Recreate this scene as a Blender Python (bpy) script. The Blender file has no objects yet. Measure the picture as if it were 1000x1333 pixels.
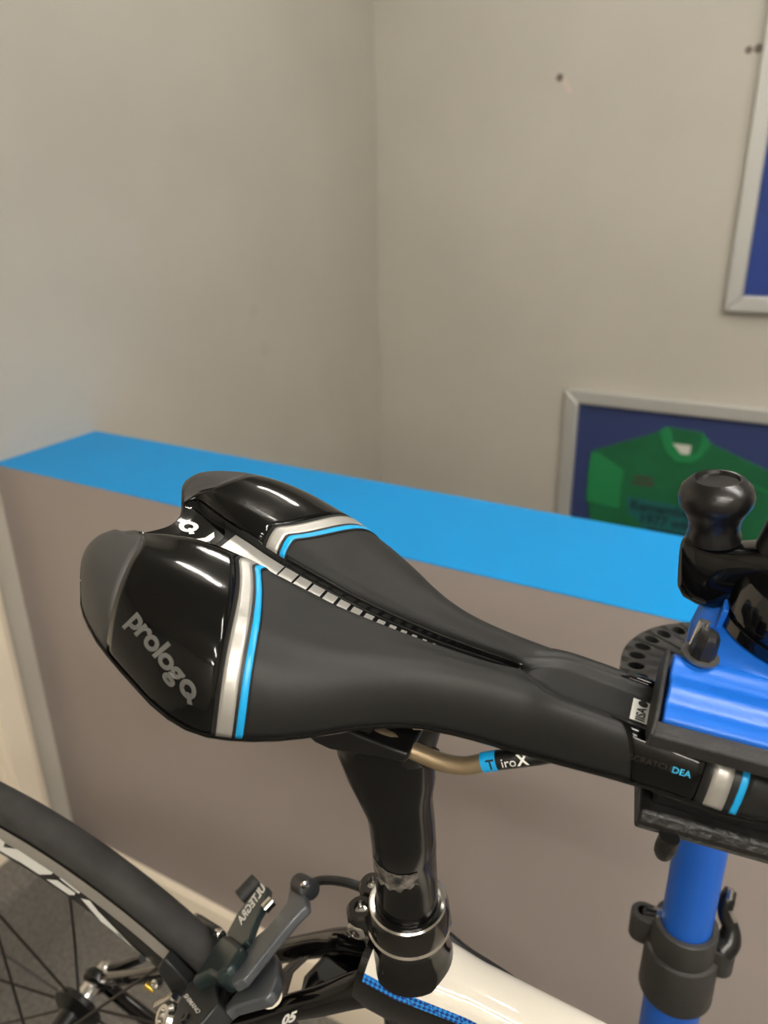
import bpy, bmesh, math, random
import numpy as np
from mathutils import Vector, Matrix
random.seed(4)
C = bpy.context.scene.collection
sc = bpy.context.scene

# ------------------------------------------------------------------ camera
F = 1000.0; CX, CY = 500.0, 666.5; CAMH = 1.463
AX = Vector((0.87124542, 0.17424647, -0.45887861))     # world X, Y, Z seen in camera axes (right, down, forward)
AY = Vector((0.49061219, -0.33808936, 0.80311597))
AZ = Vector((-0.01520185, -0.92484255, -0.38004625))
RW = Matrix((AX, AY, AZ))                               # camera axes -> world
cam_d = bpy.data.cameras.new('camera'); cam = bpy.data.objects.new('camera', cam_d); C.objects.link(cam)
cam_d.sensor_fit = 'HORIZONTAL'; cam_d.sensor_width = 36; cam_d.lens = 36 * F / 1000.0
cam_d.clip_start = 0.01
cx, cy, cz = RW @ Vector((1, 0, 0)), RW @ Vector((0, -1, 0)), RW @ Vector((0, 0, -1))
cam.matrix_world = Matrix(((cx.x, cy.x, cz.x, 0), (cx.y, cy.y, cz.y, 0), (cx.z, cy.z, cz.z, CAMH), (0, 0, 0, 1)))
cam_d.dof.use_dof = True; cam_d.dof.focus_distance = 0.335; cam_d.dof.aperture_fstop = 13
sc.camera = cam

# ------------------------------------------------------------------ world, exposure
sc.view_settings.view_transform = 'Standard'; sc.view_settings.look = 'None'
sc.view_settings.gamma = 1.0; sc.view_settings.exposure = 0.0; sc.view_settings.use_curve_mapping = False
wd = bpy.data.worlds.new('world'); sc.world = wd; wd.use_nodes = True
bg = wd.node_tree.nodes['Background']; bg.inputs[0].default_value = (1, .96, .91, 1); bg.inputs[1].default_value = 0.3
LIGHT = 52.0          # emission strength of the ceiling battens

# ------------------------------------------------------------------ helpers
def lin(c):
    return tuple(((v/255.)/12.92 if v/255. <= .04045 else ((v/255.+.055)/1.055)**2.4) for v in c)
MATS = {}
def mat(name, rgb, rough=.5, metal=0., spec=.5, bump=0., bscale=200., var=0., vscale=8., coat=0., emit=0., var2=None, sheen=0.):
    if name in MATS: return MATS[name]
    m = bpy.data.materials.new(name); m.use_nodes = True; MATS[name] = m
    nt = m.node_tree; b = nt.nodes['Principled BSDF']
    col = lin(rgb)
    b.inputs['Base Color'].default_value = (*col, 1); b.inputs['Roughness'].default_value = rough
    b.inputs['Metallic'].default_value = metal; b.inputs['Specular IOR Level'].default_value = spec
    b.inputs['Coat Weight'].default_value = coat; b.inputs['Coat Roughness'].default_value = .04
    if emit: b.inputs['Emission Color'].default_value = (*col, 1); b.inputs['Emission Strength'].default_value = emit
    tc = nt.nodes.new('ShaderNodeTexCoord')
    if var:
        n = nt.nodes.new('ShaderNodeTexNoise'); n.inputs['Scale'].default_value = vscale; n.inputs['Detail'].default_value = 5
        nt.links.new(tc.outputs['Object'], n.inputs['Vector'])
        r = nt.nodes.new('ShaderNodeValToRGB'); c2 = lin(var2) if var2 else tuple(v*(1-var) for v in col)
        r.color_ramp.elements[0].position = .35; r.color_ramp.elements[0].color = (*c2, 1)
        r.color_ramp.elements[1].position = .68; r.color_ramp.elements[1].color = (*[min(1, v*(1+var*.4)) for v in col], 1)
        nt.links.new(n.outputs['Fac'], r.inputs['Fac']); nt.links.new(r.outputs['Color'], b.inputs['Base Color'])
    if bump:
        n = nt.nodes.new('ShaderNodeTexNoise'); n.inputs['Scale'].default_value = bscale; n.inputs['Detail'].default_value = 3
        nt.links.new(tc.outputs['Object'], n.inputs['Vector'])
        bp = nt.nodes.new('ShaderNodeBump'); bp.inputs['Strength'].default_value = bump; bp.inputs['Distance'].default_value = .002
        nt.links.new(n.outputs['Fac'], bp.inputs['Height']); nt.links.new(bp.outputs['Normal'], b.inputs['Normal'])
    return m
def tag(o, label, cat=None, group=None, kind=None):
    if label: o['label'] = label
    if cat: o['category'] = cat
    if group: o['group'] = group
    if kind: o['kind'] = kind
    return o
def obj(name, verts, faces, m, parent=None, smooth=True, sharp=35):
    me = bpy.data.meshes.new(name); me.from_pydata([tuple(v) for v in verts], [], faces); me.validate()
    bm = bmesh.new(); bm.from_mesh(me); bmesh.ops.remove_doubles(bm, verts=bm.verts, dist=1e-7)
    bmesh.ops.recalc_face_normals(bm, faces=bm.faces)
    for f in bm.faces: f.smooth = smooth
    if smooth and sharp:
        for e in bm.edges:
            if len(e.link_faces) == 2 and e.calc_face_angle(0) > math.radians(sharp): e.smooth = False
    bm.to_mesh(me); bm.free()
    if m: me.materials.append(m)
    o = bpy.data.objects.new(name, me); C.objects.link(o); o.parent = parent
    return o
def empty(name, loc=(0, 0, 0), mw=None):
    o = bpy.data.objects.new(name, None); C.objects.link(o)
    if mw is not None: o.matrix_world = mw
    else: o.location = loc
    o.empty_display_size = .05
    return o
def cat_mull(pts, n=8):
    P = [Vector(p) for p in pts]; out = []
    for i in range(len(P)-1):
        a = P[max(i-1, 0)]; b = P[i]; c = P[i+1]; d = P[min(i+2, len(P)-1)]
        for k in range(n):
            t = k/n
            out.append(.5*((2*b)+(c-a)*t+(2*a-5*b+4*c-d)*t*t+(3*b-a-3*c+d)*t**3))
    out.append(P[-1]); return out
def ring_frame(P):
    fr = []; up = None
    for i in range(len(P)):
        t = (P[min(i+1, len(P)-1)]-P[max(i-1, 0)]).normalized()
        if up is None:
            up = Vector((0, 0, 1)) if abs(t.z) < .9 else Vector((0, 1, 0))
        n = (up - up.dot(t)*t).normalized(); b = t.cross(n); up = n; fr.append((t, n, b))
    return fr
def tube_geo(pts, rad, seg=14, cap=True, sx=1., sy=1.):
    P = [Vector(p) for p in pts]; fr = ring_frame(P); V = []; Fc = []
    for i, (t, n, b) in enumerate(fr):
        r = rad[i] if isinstance(rad, (list, tuple)) else rad
        for k in range(seg):
            a = 2*math.pi*k/seg; V.append(P[i]+n*(r*sx*math.cos(a))+b*(r*sy*math.sin(a)))
    for i in range(len(P)-1):
        for k in range(seg):
            Fc.append((i*seg+k, i*seg+(k+1) % seg, (i+1)*seg+(k+1) % seg, (i+1)*seg+k))
    if cap: Fc.append(tuple(range(seg-1, -1, -1))); Fc.append(tuple((len(P)-1)*seg+k for k in range(seg)))
    return V, Fc
def tube(name, pts, rad, m, parent=None, seg=14, smoothn=0, **kw):
    if smoothn:
        n0 = len(pts)
        if isinstance(rad, (list, tuple)):
            rr = []
            for i in range(n0-1): rr += [rad[i]+(rad[i+1]-rad[i])*k/smoothn for k in range(smoothn)]
            rad = rr+[rad[-1]]
        pts = cat_mull(pts, smoothn)
    V, Fc = tube_geo(pts, rad, seg, **kw); return obj(name, V, Fc, m, parent)
def basis(axis):
    a = Vector(axis).normalized(); h = Vector((1, 0, 0)) if abs(a.x) < .9 else Vector((0, 1, 0))
    u = (h-h.dot(a)*a).normalized(); return u, a.cross(u), a
def revolve_geo(c, axis, prof, seg=32):
    """prof: list of (radius, height along axis); closed at ends when radius 0"""
    u, v, a = basis(axis); c = Vector(c); V = []; Fc = []
    for r, h in prof:
        for k in range(seg):
            t = 2*math.pi*k/seg; V.append(c+a*h+u*(r*math.cos(t))+v*(r*math.sin(t)))
    for i in range(len(prof)-1):
        for k in range(seg):
            Fc.append((i*seg+k, i*seg+(k+1) % seg, (i+1)*seg+(k+1) % seg, (i+1)*seg+k))
    if prof[0][0] > 1e-6: Fc.append(tuple(range(seg-1, -1, -1)))
    if prof[-1][0] > 1e-6: Fc.append(tuple((len(prof)-1)*seg+k for k in range(seg)))
    return V, Fc
def revolve(name, c, axis, prof, m, parent=None, seg=32, closed=False):
    V, Fc = revolve_geo(c, axis, prof, seg)
    if closed:
        Fc = [f for f in Fc if len(f) == 4]; n = len(prof)
        for k in range(seg): Fc.append(((n-1)*seg+k, (n-1)*seg+(k+1) % seg, (k+1) % seg, k))
    return obj(name, V, Fc, m, parent)
def bevel_obj(o, w, seg=2, ang=35):
    md = o.modifiers.new('bevel', 'BEVEL'); md.width = w; md.segments = seg; md.limit_method = 'ANGLE'; md.angle_limit = math.radians(ang)
    return o
def box(name, lo, hi, m, parent=None, bev=0., smooth=True):
    x0, y0, z0 = lo; x1, y1, z1 = hi
    V = [(x0,y0,z0),(x1,y0,z0),(x1,y1,z0),(x0,y1,z0),(x0,y0,z1),(x1,y0,z1),(x1,y1,z1),(x0,y1,z1)]
    Fc = [(3,2,1,0),(4,5,6,7),(0,1,5,4),(1,2,6,5),(2,3,7,6),(3,0,4,7)]
    o = obj(name, V, Fc, m, parent, smooth=bool(bev))
    if bev: bevel_obj(o, bev, 3)
    return o
def extrude_poly(name, pts, d, m, parent=None, bev=0.):
    """pts: 3D outline, d: extrusion vector"""
    P = [Vector(p) for p in pts]; d = Vector(d); n = len(P)
    V = P+[p+d for p in P]
    Fc = [tuple(range(n)), tuple(range(2*n-1, n-1, -1))]+[(i, (i+1) % n, n+(i+1) % n, n+i) for i in range(n)]
    o = obj(name, V, Fc, m, parent, smooth=bool(bev), sharp=35)
    if bev: bevel_obj(o, bev, 3, 30)
    return o
def text_geo(s, size=1., shear=0., bold=0., extrude=0., align='LEFT', sp=1.):
    cu = bpy.data.curves.new('t', 'FONT'); cu.body = s; cu.size = size; cu.shear = shear; cu.offset = bold
    cu.extrude = extrude; cu.align_x = align; cu.space_character = sp; cu.resolution_u = 4
    ob = bpy.data.objects.new('t', cu); C.objects.link(ob)
    dg = bpy.context.evaluated_depsgraph_get(); me = bpy.data.meshes.new_from_object(ob.evaluated_get(dg))
    V = [v.co.copy() for v in me.vertices]; Fc = [tuple(p.vertices) for p in me.polygons]
    bpy.data.objects.remove(ob); bpy.data.curves.remove(cu); bpy.data.meshes.remove(me)
    return V, Fc
def text(name, s, fn, m, parent, size=1., **kw):
    V, Fc = text_geo(s, size, **kw); return obj(name, [fn(v.x, v.y, v.z) for v in V], Fc, m, parent, smooth=False)
def interp(x, T):
    if x <= T[0][0]: return T[0][1]
    for (a, va), (b, vb) in zip(T, T[1:]):
        if x <= b: return va+(vb-va)*(x-a)/(b-a)
    return T[-1][1]
def sinterp(x, T):
    """smooth (monotone-ish cubic) interpolation of a table"""
    if x <= T[0][0]: return T[0][1]
    if x >= T[-1][0]: return T[-1][1]
    n = len(T)
    for i in range(n-1):
        if x <= T[i+1][0]:
            x0, y0 = T[i]; x1, y1 = T[i+1]; h = x1-x0
            s = (y1-y0)/h
            def slope(j):
                if j <= 0 or j >= n-1: return s
                a = (T[j][1]-T[j-1][1])/(T[j][0]-T[j-1][0]); b = (T[j+1][1]-T[j][1])/(T[j+1][0]-T[j][0])
                return 0. if a*b <= 0 else 2*a*b/(a+b)
            m0, m1 = slope(i), slope(i+1); t = (x-x0)/h
            return (2*t**3-3*t*t+1)*y0+(t**3-2*t*t+t)*h*m0+(-2*t**3+3*t*t)*y1+(t**3-t*t)*h*m1

# pixel rays
def wray(px, py): return (RW @ Vector(((px-CX)/F, (py-CY)/F, 1.0)))
def at_depth(px, py, d): return Vector((0, 0, CAMH)) + wray(px, py)*d
def at_y(px, py, y): r = wray(px, py); return Vector((0, 0, CAMH))+r*(y/r.y)
def at_z(px, py, z): r = wray(px, py); return Vector((0, 0, CAMH))+r*((z-CAMH)/r.z)
# bicycle frame of reference: X forward, Y to the bike's left, Z up (metres), origin at the tail of the saddle
BW = Matrix(((0.9758, -0.1051, 0.1918), (0.1165, 0.9920, -0.0494), (-0.1850, 0.0705, 0.9802)))
_q = BW.to_quaternion().normalized(); BW = _q.to_matrix()
BO = Vector((-.2510, .2214, CAMH-.1295))
BM = Matrix.Translation(BO) @ BW.to_4x4()
BI = BM.inverted()
CAML = BI @ Vector((0, 0, CAMH))
def bray(px, py): return BI.to_3x3() @ wray(px, py)
def bpix(px, py, y):                        # pixel -> point of the bike plane y (mm), result in metres
    r = bray(px, py); return CAML+r*((y*.001-CAML.y)/r.y)
def bpixz(px, py, z):
    r = bray(px, py); return CAML+r*((z*.001-CAML.z)/r.z)
def bpixp(px, py, p0, n):
    r = bray(px, py); p0 = Vector(p0); n = Vector(n); return CAML+r*((p0-CAML).dot(n)/r.dot(n))
def mm(x, y, z): return Vector((x, y, z))*.001

# ------------------------------------------------------------------ materials
M_wall = mat('wall_paint', (191, 186, 175), .75, bump=.12, bscale=90, var=.05, vscale=3)
M_low = mat('low_wall_paint', (162, 152, 147), .7, bump=.12, bscale=90, var=.04, vscale=3)
M_ledge = mat('ledge_blue_paint', (8, 150, 224), .5, spec=.3, bump=.05, bscale=60, var=.05, vscale=4)
M_cream = mat('cream_gloss_paint', (244, 232, 212), .4)
M_carpet = mat('carpet_grey', (122, 118, 112), .95, bump=.8, bscale=500, var=.35, vscale=120)
M_ceil = mat('ceiling_white', (225, 220, 210), .9)
M_alu = mat('frame_aluminium', (205, 205, 200), .4, .45, bump=.04, bscale=30)
M_navy = mat('navy_backing', (46, 60, 108), .6)
M_navy2 = mat('blue_print', (34, 62, 140), .5, var=.25, vscale=6)
M_green = mat('jersey_green', (14, 100, 58), .75, bump=.25, bscale=60, var=.18, vscale=9)
M_greenl = mat('jersey_green_light', (24, 128, 72), .75, bump=.25, bscale=60)
M_teal = mat('jersey_teal_print', (16, 92, 92), .7)
M_dteal = mat('jersey_dark_print', (8, 46, 52), .7)
M_white = mat('white_cloth', (205, 205, 195), .7)
M_matte = mat('saddle_matte_cover', (28, 28, 27), .5, spec=.35, bump=.04, bscale=900)
M_tail = mat('saddle_tail_rubber', (58, 57, 55), .55, spec=.4)
M_gloss = mat('saddle_gloss_black', (6, 6, 6), .07, spec=.38, bump=.02, bscale=160)
M_line = mat('saddle_line_black', (22, 22, 22), .5)
M_silver = mat('saddle_silver', (186, 184, 178), .36, .6, bump=.05, bscale=700)
M_sblue = mat('saddle_blue', (20, 160, 222), .3)
M_grey_letter = mat('raised_grey_letter', (92, 91, 87), .35, .1)
M_wprint = mat('white_print', (232, 232, 226), .5)
M_bprint = mat('black_print', (14, 14, 14), .5)
M_dim = mat('dim_grey_print', (40, 34, 33), .35)
M_cyanp = mat('cyan_print', (60, 180, 225), .4)
M_bronze = mat('rail_bronze', (158, 140, 112), .34, .7, bump=.05, bscale=900)
M_blackm = mat('black_metal', (16, 16, 16), .28, .1, spec=.5)
M_post = mat('seatpost_black', (10, 10, 10), .2, spec=.38, var=.2, vscale=60)
M_scuff = mat('scuffed_grey', (112, 106, 100), .6, var=.85, vscale=240, var2=(24, 23, 22))
M_carbon = mat('frame_black_gloss', (8, 7, 7), .08, spec=.4, coat=.3)
M_fwhite = mat('frame_white_gloss', (236, 230, 216), .1, spec=.5, coat=.6)
M_collar = mat('collar_black_chrome', (74, 71, 68), .14, .9)
M_chrome = mat('polished_steel', (205, 202, 196), .18, 1.)
M_tire = mat('tire_rubber', (54, 53, 52), .75, bump=.2, bscale=260, var=.3, vscale=60)
M_rimblk = mat('rim_black', (34, 32, 30), .35)
M_track = mat('rim_brake_track', (165, 160, 152), .4, .3)
M_spoke = mat('spoke_black', (36, 32, 29), .45, .3)
M_bgrey = mat('caliper_grey', (86, 90, 94), .36, .35, bump=.03, bscale=900)
M_bgreen = mat('caliper_dark_green_grey', (44, 56, 56), .28, .4)
M_bblack = mat('caliper_black', (36, 38, 40), .4, .2)
M_hose = mat('cable_black', (20, 20, 20), .5)
M_rubber = mat('black_rubber', (32, 31, 30), .6, bump=.3, bscale=350)
M_brub = mat('worn_black_rubber', (20, 19, 18), .45, bump=.5, bscale=260, var=.5, vscale=90)
M_cblue = mat('clamp_blue_enamel', (22, 100, 200), .38, bump=.10, bscale=260)
M_pblue = mat('post_blue_enamel', (24, 92, 190), .42)
M_knob = mat('knob_black_plastic', (17, 16, 16), .3, bump=.06, bscale=300)
M_kgloss = mat('crank_black_gloss', (9, 9, 10), .09, spec=.6)
M_plast = mat('stand_grey_black_plastic', (52, 51, 49), .5)
M_brown = mat('brown_gloss', (96, 62, 32), .2)
M_gold = mat('gold_anodised', (180, 150, 60), .3, .7)

# ------------------------------------------------------------------ room
U = .45
YN, YF = 1.834*U, 2.367*U            # low wall: near face, far face
XL = -2.91*U                         # left wall
YB = 5.07*U                          # back wall
HL = CAMH-U                          # top of the low wall
XR, YR, ZC = 2.6, -2.4, 2.62
def setting(o, label): return tag(o, label, kind='structure')
setting(box('floor', (XL-.1, YR-.1, -.1), (XR+.1, YN+.01, 0), M_carpet), 'dark grey carpet floor below the bicycle')
setting(box('floor_stair', (XL-.1, YF-.01, -1.3), (XR+.1, YB+.1, -1.2), M_carpet), 'sunken stairwell floor behind the low wall')
wl = setting(box('wall_left', (XL-.1, YR-.1, -1.3), (XL, YB+.1, ZC), M_wall), 'plain warm grey painted wall meeting the end of the low wall')
wb = setting(box('wall_back', (XL-.1, YB, -1.3), (XR+.1, YB+.1, ZC), M_wall), 'warm grey painted wall carrying the framed pictures')
setting(box('wall_right', (XR, YR-.1, -1.3), (XR+.1, YB+.1, ZC), M_wall), 'warm grey side wall out of view')
setting(box('wall_front', (XL-.1, YR-.1, -.1), (XR+.1, YR, ZC), M_wall), 'warm grey wall behind the viewer')
setting(box('ceiling', (XL-.1, YR-.1, ZC), (XR+.1, YB+.1, ZC+.1), M_ceil), 'white ceiling with linear lights')
wlow = setting(box('wall_low', (XL-.02, YN, -1.3), (XR+.05, YF, HL-.0025), M_low), 'grey brown low wall beside the stairwell')
cap = box('trim_1', (XL, YN-.0004, HL-.0027), (XR+.02, YF+.0004, HL), M_ledge, bev=.001)
setting(cap, 'bright blue painted ledge on top of the low wall')
# skirting with a moulded top
sk_h = CAMH-1.338
prof = [(0, 0), (-.016, 0), (-.016, sk_h*.72), (-.013, sk_h*.8), (-.011, sk_h*.92), (-.004, sk_h), (0, sk_h)]
V = []; n = len(prof)
for x in (XL, XR): V += [(x, YN+dy, z) for dy, z in prof]
setting(obj('baseboard_front', V, [tuple(range(n)), tuple(range(2*n-1, n-1, -1))]+[(i, (i+1) % n, n+(i+1) % n, n+i) for i in range(n)], M_cream, sharp=20), 'cream gloss skirting board along the low wall')
# door casing on the left wall, next to the corner
d0 = YN-.055
door = setting(box('door_1', (XL-.02, d0-.95, 0), (XL+.012, d0-.09, 2.03), M_cream), 'cream painted door in the left wall')
for k, (y0, y1, h) in enumerate(((d0-.08, d0, .022), (d0-.065, d0-.012, .030), (d0-.1, d0-.078, .016))):
    box('casing', (XL, y0, 0), (XL+h, y1, 2.1), M_cream, door, bev=.004)
setting(box('floor_step', (XL-.02, -.6, -.05), (XL+.10, d0, .19), M_carpet, bev=.012), 'carpeted step in front of the door')
# wall marks
for (px, py, r) in ((729, 101, .010), (975, 65, .0085), (988, 63, .010)):
    p = at_y(px, py, YB)
    o = revolve('screw_hole', (p.x, YB-.0012, p.z), (0, -1, 0), [(r, 0), (r*.9, .001), (r*.5, .0006), (0, .0002)], mat('hole_dark', (112, 104, 94), .9), wb, 12)
p = at_y(736, 112, YB)
extrude_poly('filler_scuff', [(p.x-.016, YB-.0008, p.z+.022), (p.x-.002, YB-.0008, p.z+.024), (p.x+.022, YB-.0008, p.z-.014), (p.x+.010, YB-.0008, p.z-.02)], (0, .0007, 0), mat('filler', (205, 190, 178), .8), wb)
for px, py, r in ((330, 405, .018), (345, 455, .02)):
    r0 = wray(px, py); q = Vector((0, 0, CAMH))+r0*(XL/r0.x)
    revolve('smudge', (XL+.0004, q.y, q.z), (1, 0, 0), [(r, 0), (r*.8, .0003), (0, .0004)], mat('smudge', (186, 180, 169), .85), wl, 16)

# ceiling lights (linear battens), above and behind the view
def batten(x0, y0, x1, y1, label):
    cxm, cym = (x0+x1)/2, (y0+y1)/2
    e = empty('ceiling_light', (cxm, cym, ZC)); tag(e, label, 'light', 'linear ceiling lights')
    hx, hy = max(abs(x1-x0)/2, .06), max(abs(y1-y0)/2, .06 if abs(x1-x0) > .6 else .035)
    box('housing', (-hx-.01, -hy-.01, -.04), (hx+.01, hy+.01, 0), M_alu, e, bev=.004)
    box('diffuser', (-hx, -hy, -.07), (hx, hy, -.04), mat('batten_light', (255, 249, 240), .6, emit=LIGHT), e, bev=.006)
batten(.25, .45, 1.65, .45, 'linear ceiling light over the repair stand')
batten(.25, -.9, 1.65, -.9, 'linear ceiling light between the stand and the front wall')
batten(.25, -1.9, 1.65, -1.9, 'added unseen fill light by the front wall')  # added fill batten, brightens the low wall from behind the view
batten(-.78, 1.36, -.38, 1.36, 'short linear ceiling light over the stairwell')

# ------------------------------------------------------------------ framed pictures on the back wall
def picture(name, x0, x1, z0, z1, fw, label, dp=.03, depth=.012):
    e = empty(name, (x0, YB, z0)); tag(e, label, 'picture')
    w, h = x1-x0, z1-z0
    def bar(a, b, c, d):
        P = [Vector((a[0], -dp, a[1])), Vector((b[0], -dp, b[1])), Vector((c[0], -dp, c[1])), Vector((d[0], -dp, d[1]))]
        o = extrude_poly('frame_bar', P, (0, dp-.0005, 0), M_alu, e, bev=.005)
    bar((0, 0), (fw, fw), (fw, h-fw), (0, h)); bar((w, 0), (w, h), (w-fw, h-fw), (w-fw, fw))
    bar((0, h), (fw, h-fw), (w-fw, h-fw), (w, h)); bar((0, 0), (w, 0), (w-fw, fw), (fw, fw))
    return e
# lower frame with the jersey
JX0, JZ1 = -.650, CAMH-.545
e = picture('framed_jersey', JX0, JX0+.86, JZ1-.95, JZ1, .042, 'silver framed navy display of a green cycling jersey behind blue ledge')
o = box('backing', (.035, -.012, .035), (.825, -.0015, .915), M_navy, e)
def jp(px, py, off=-.016): v = at_y(px, py, YB+off); return Vector((v.x-JX0, off, v.z-(JZ1-.95)))
def jersey_outline(pts, m, name, th, off=-.0125, parent=e, bev=.004):
    P = [jp(px, py, off) for px, py in pts]
    return extrude_poly(name, P, (0, -th, 0), m, parent, bev=bev)
body = [(772, 586), (856, 562), (868, 555), (914, 562), (926, 577), (1000, 612), (1045, 640), (1060, 700), (1010, 712), (1000, 860), (770, 830), (772, 700), (766, 660)]
j = jersey_outline(body, M_green, 'jersey', .006)
jersey_outline([(770, 588), (780, 590), (812, 612), (806, 662), (763, 652), (766, 615)], M_greenl, 'sleeve', .003, -.0187)
jersey_outline([(858, 562), (868, 555), (874, 560), (876, 577), (888, 592), (908, 590), (914, 574), (914, 562), (926, 577), (914, 596), (900, 604), (880, 602), (866, 588)], M_greenl, 'collar', .004, -.0187)
jersey_outline([(874, 577), (900, 580), (898, 592), (878, 590)], M_white, 'neck_label', .001, -.0190, bev=0)
for a, b, y0 in ((826, 850, 622), (823, 852, 629)):
    jersey_outline([(a, y0-3), (b, y0), (b, y0+4), (a, y0+1)], mat('badge_maroon', (70, 60, 52), .7), 'chest_badge', .001, -.0190, bev=0)
jersey_outline([(816, 646), (935, 668), (940, 732), (838, 708), (832, 678), (818, 668)], M_teal, 'print_panel', .0008, -.0188, bev=0)
q0 = jp(818, 660, -.0202)
def jt(s, px, py, size):
    b = jp(px, py, -.0203)
    text('print_line', s, lambda x, y, z: Vector((b.x+x, b.y, b.z+y)), M_dteal, e, size, bold=.0015)
jt('Remember In', 820, 662, .042); jt('1977 winner', 831, 679, .042); jt('memory of', 842, 694, .042)
jersey_outline([(960, 622), (1000, 640), (1000, 642), (958, 625)], M_greenl, 'seam', .001, -.0188, bev=0)
# upper frame
PX0 = -.243; PZ0 = CAMH-.296
e2 = picture('framed_print', PX0, PX0+.8, PZ0, PZ0+1.0, .042, 'silver framed blue print hanging high on the back wall')
box('print', (.035, -.012, .035), (.765, -.0015, .965), M_navy2, e2)

# ------------------------------------------------------------------ bicycle
bike = empty('bicycle', mw=BM); tag(bike, 'white and black road bicycle hanging by its saddle nose in the stand', 'bicycle')

# ---- saddle surface
T_w = [(0,38),(8,47),(18,54),(30,60),(45,64.5),(60,67),(75,67.5),(88,65),(100,60.5),(110,55),(120,48),(130,40),(140,33),(150,28),(165,24),(180,22),(200,20.8),(220,20.3),(240,19.8),(255,19),(268,16.5),(276,12),(280,6)]
T_zb = [(0,-13),(2,-15.5),(10,-17.5),(22,-18.8),(34,-20.5),(45,-23.5),(55,-27.5),(65,-31),(76,-32),(88,-31),(100,-29.5),(115,-27.5),(130,-26),(150,-26),(180,-25.5),(200,-23.5),(220,-20.5),(240,-18.5),(260,-18),(280,-18)]
T_zr = [(0,4.3),(10,7),(22,9.3),(36,10),(50,8.9),(60,7.1),(75,4.0),(88,1.5),(100,-1),(120,-3.4),(145,-4.8),(160,-4.8),(180,-3.5),(212,-2.5),(240,-2.5),(262,-4),(275,-8),(280,-12)]
T_zt = [(0,5),(6,9),(14,10.8),(26,11.8),(40,11.4),(57,9.1),(74,5.4),(88,2.2),(100,0),(115,-2),(130,-3),(152,-3.2),(180,-2.4),(216,-1.8),(240,-2),(262,-3.5),(275,-7.5),(280,-12)]
T_g = [(0,21),(10,20),(18,17),(25,14),(40,10),(55,7.5),(70,6.2),(100,5.4),(140,4.6),(165,4.0),(174,3.2),(179,2.),(184,4),(196,7),(230,7),(262,5),(280,2)]
T_zf = [(0,2),(15,1),(25,1),(40,.5),(50,-.5),(60,-2.5),(84,-7),(120,-11.5),(141,-12.),(168,-10.5),(176,-9.5),(181,-6.2),(190,-5),(222,-5),(255,-5.5),(275,-10),(280,-13)]
T_ww = [(0,4),(14,5),(30,8),(60,9.5),(80,8.5),(100,6.5),(120,4),(140,2.4),(165,1.4),(174,1.2),(180,3),(192,6),(262,6),(280,2)]
NF, NW, NC, NE = 5, 6, 9, 18
def section(x):
    w = sinterp(x, T_w); zb = sinterp(x, T_zb); zr = sinterp(x, T_zr); zt = sinterp(x, T_zt)
    g = sinterp(x, T_g); zf = sinterp(x, T_zf); ww = sinterp(x, T_ww)
    P = []
    g = min(g, w*.4); ww = min(ww, w*.25)
    for k in range(NF): P.append((g*k/NF, zf))
    for k in range(NW):
        t = k/NW; a = t*math.pi/2; q = interp(x, [(0, 1.), (178, 1.), (190, 0.)]); s = q*math.sin(a)**.8+(1-q)*t*t*(3-2*t); yy = q*(1-math.cos(a))+(1-q)*t; P.append((g+ww*yy, zf+(zr-zf)*s))
    y0 = g+ww; yc = max(w*interp(x, [(0, .62), (70, .55), (130, .5)]), y0+.08*w)
    for k in range(NC):
        t = k/NC; P.append((y0+(yc-y0)*t, zr+(zt-zr)*t*t*(3-2*t)))
    n = interp(x, [(0, 2.6), (40, 2.3), (110, 2.1), (160, 2.2), (280, 2.5)])
    for k in range(NE+1):
        a = math.pi/2*k/NE
        P.append((yc+(w-yc)*math.sin(a)**(2/n), zb+(zt-zb)*max(math.cos(a), 0)**(2/n)))
    return P
NS = NF+NW+NC+NE+1
def tail_shift(y):
    t = min(abs(y)/37., 1.); return 18*(1-t*t*(3-2*t))
def S(x, s, side=1.):
    """surface point (mm) at station x and section index s (float)"""
    P = section(x); s = min(max(s, 0), NS-1); i = min(int(s), NS-2); f = s-i
    y = P[i][0]+(P[i+1][0]-P[i][0])*f; z = P[i][1]+(P[i+1][1]-P[i][1])*f
    xx = x
    if x < 45: xx = x+tail_shift(y)*(1-x/45)**1.5
    return Vector((xx, y*side, z))
def Sn(x, s, side=1., off=0.):
    p = S(x, s, side)
    if not off: return p*.001
    a = S(x+.4, s, side)-S(x-.4, s, side) if x > .5 else S(x+.8, s, side)-p
    b = S(x, min(s+.3, NS-1), side)-S(x, max(s-.3, 0), side)
    n = a.cross(b)*side
    n.normalize()
    return (p+n*off)*.001
def xstation(xreal, s, side=1.):
    """station whose real x at index s is xreal"""
    lo, hi = 0., 280.
    for _ in range(22):
        m = (lo+hi)/2
        if S(m, s, side).x < xreal: lo = m
        else: hi = m
    return (lo+hi)/2
stations = [0, .6, 1.5, 3, 4.5, 6, 8, 10, 12, 14, 17, 20]+list(range(23, 276, 3))+[276.5, 278, 279.3, 280]
V = []; Fc = []
tuck = [(-1.2, -1.4), (-4, -1.2), (-8, 2.)]
rows = []
def ring_at(x, dx=0., dz=0., shrink=1.):
    P = section(x); full = []
    half = [(y, z) for y, z in P]
    w, zb = P[-1]
    for dy, dzz in tuck: half.append((max(w+dy, 1), zb+dzz))
    half.append((max(w*.45, .5), zb+5)); half.append((0, zb+6))
    return half
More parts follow.
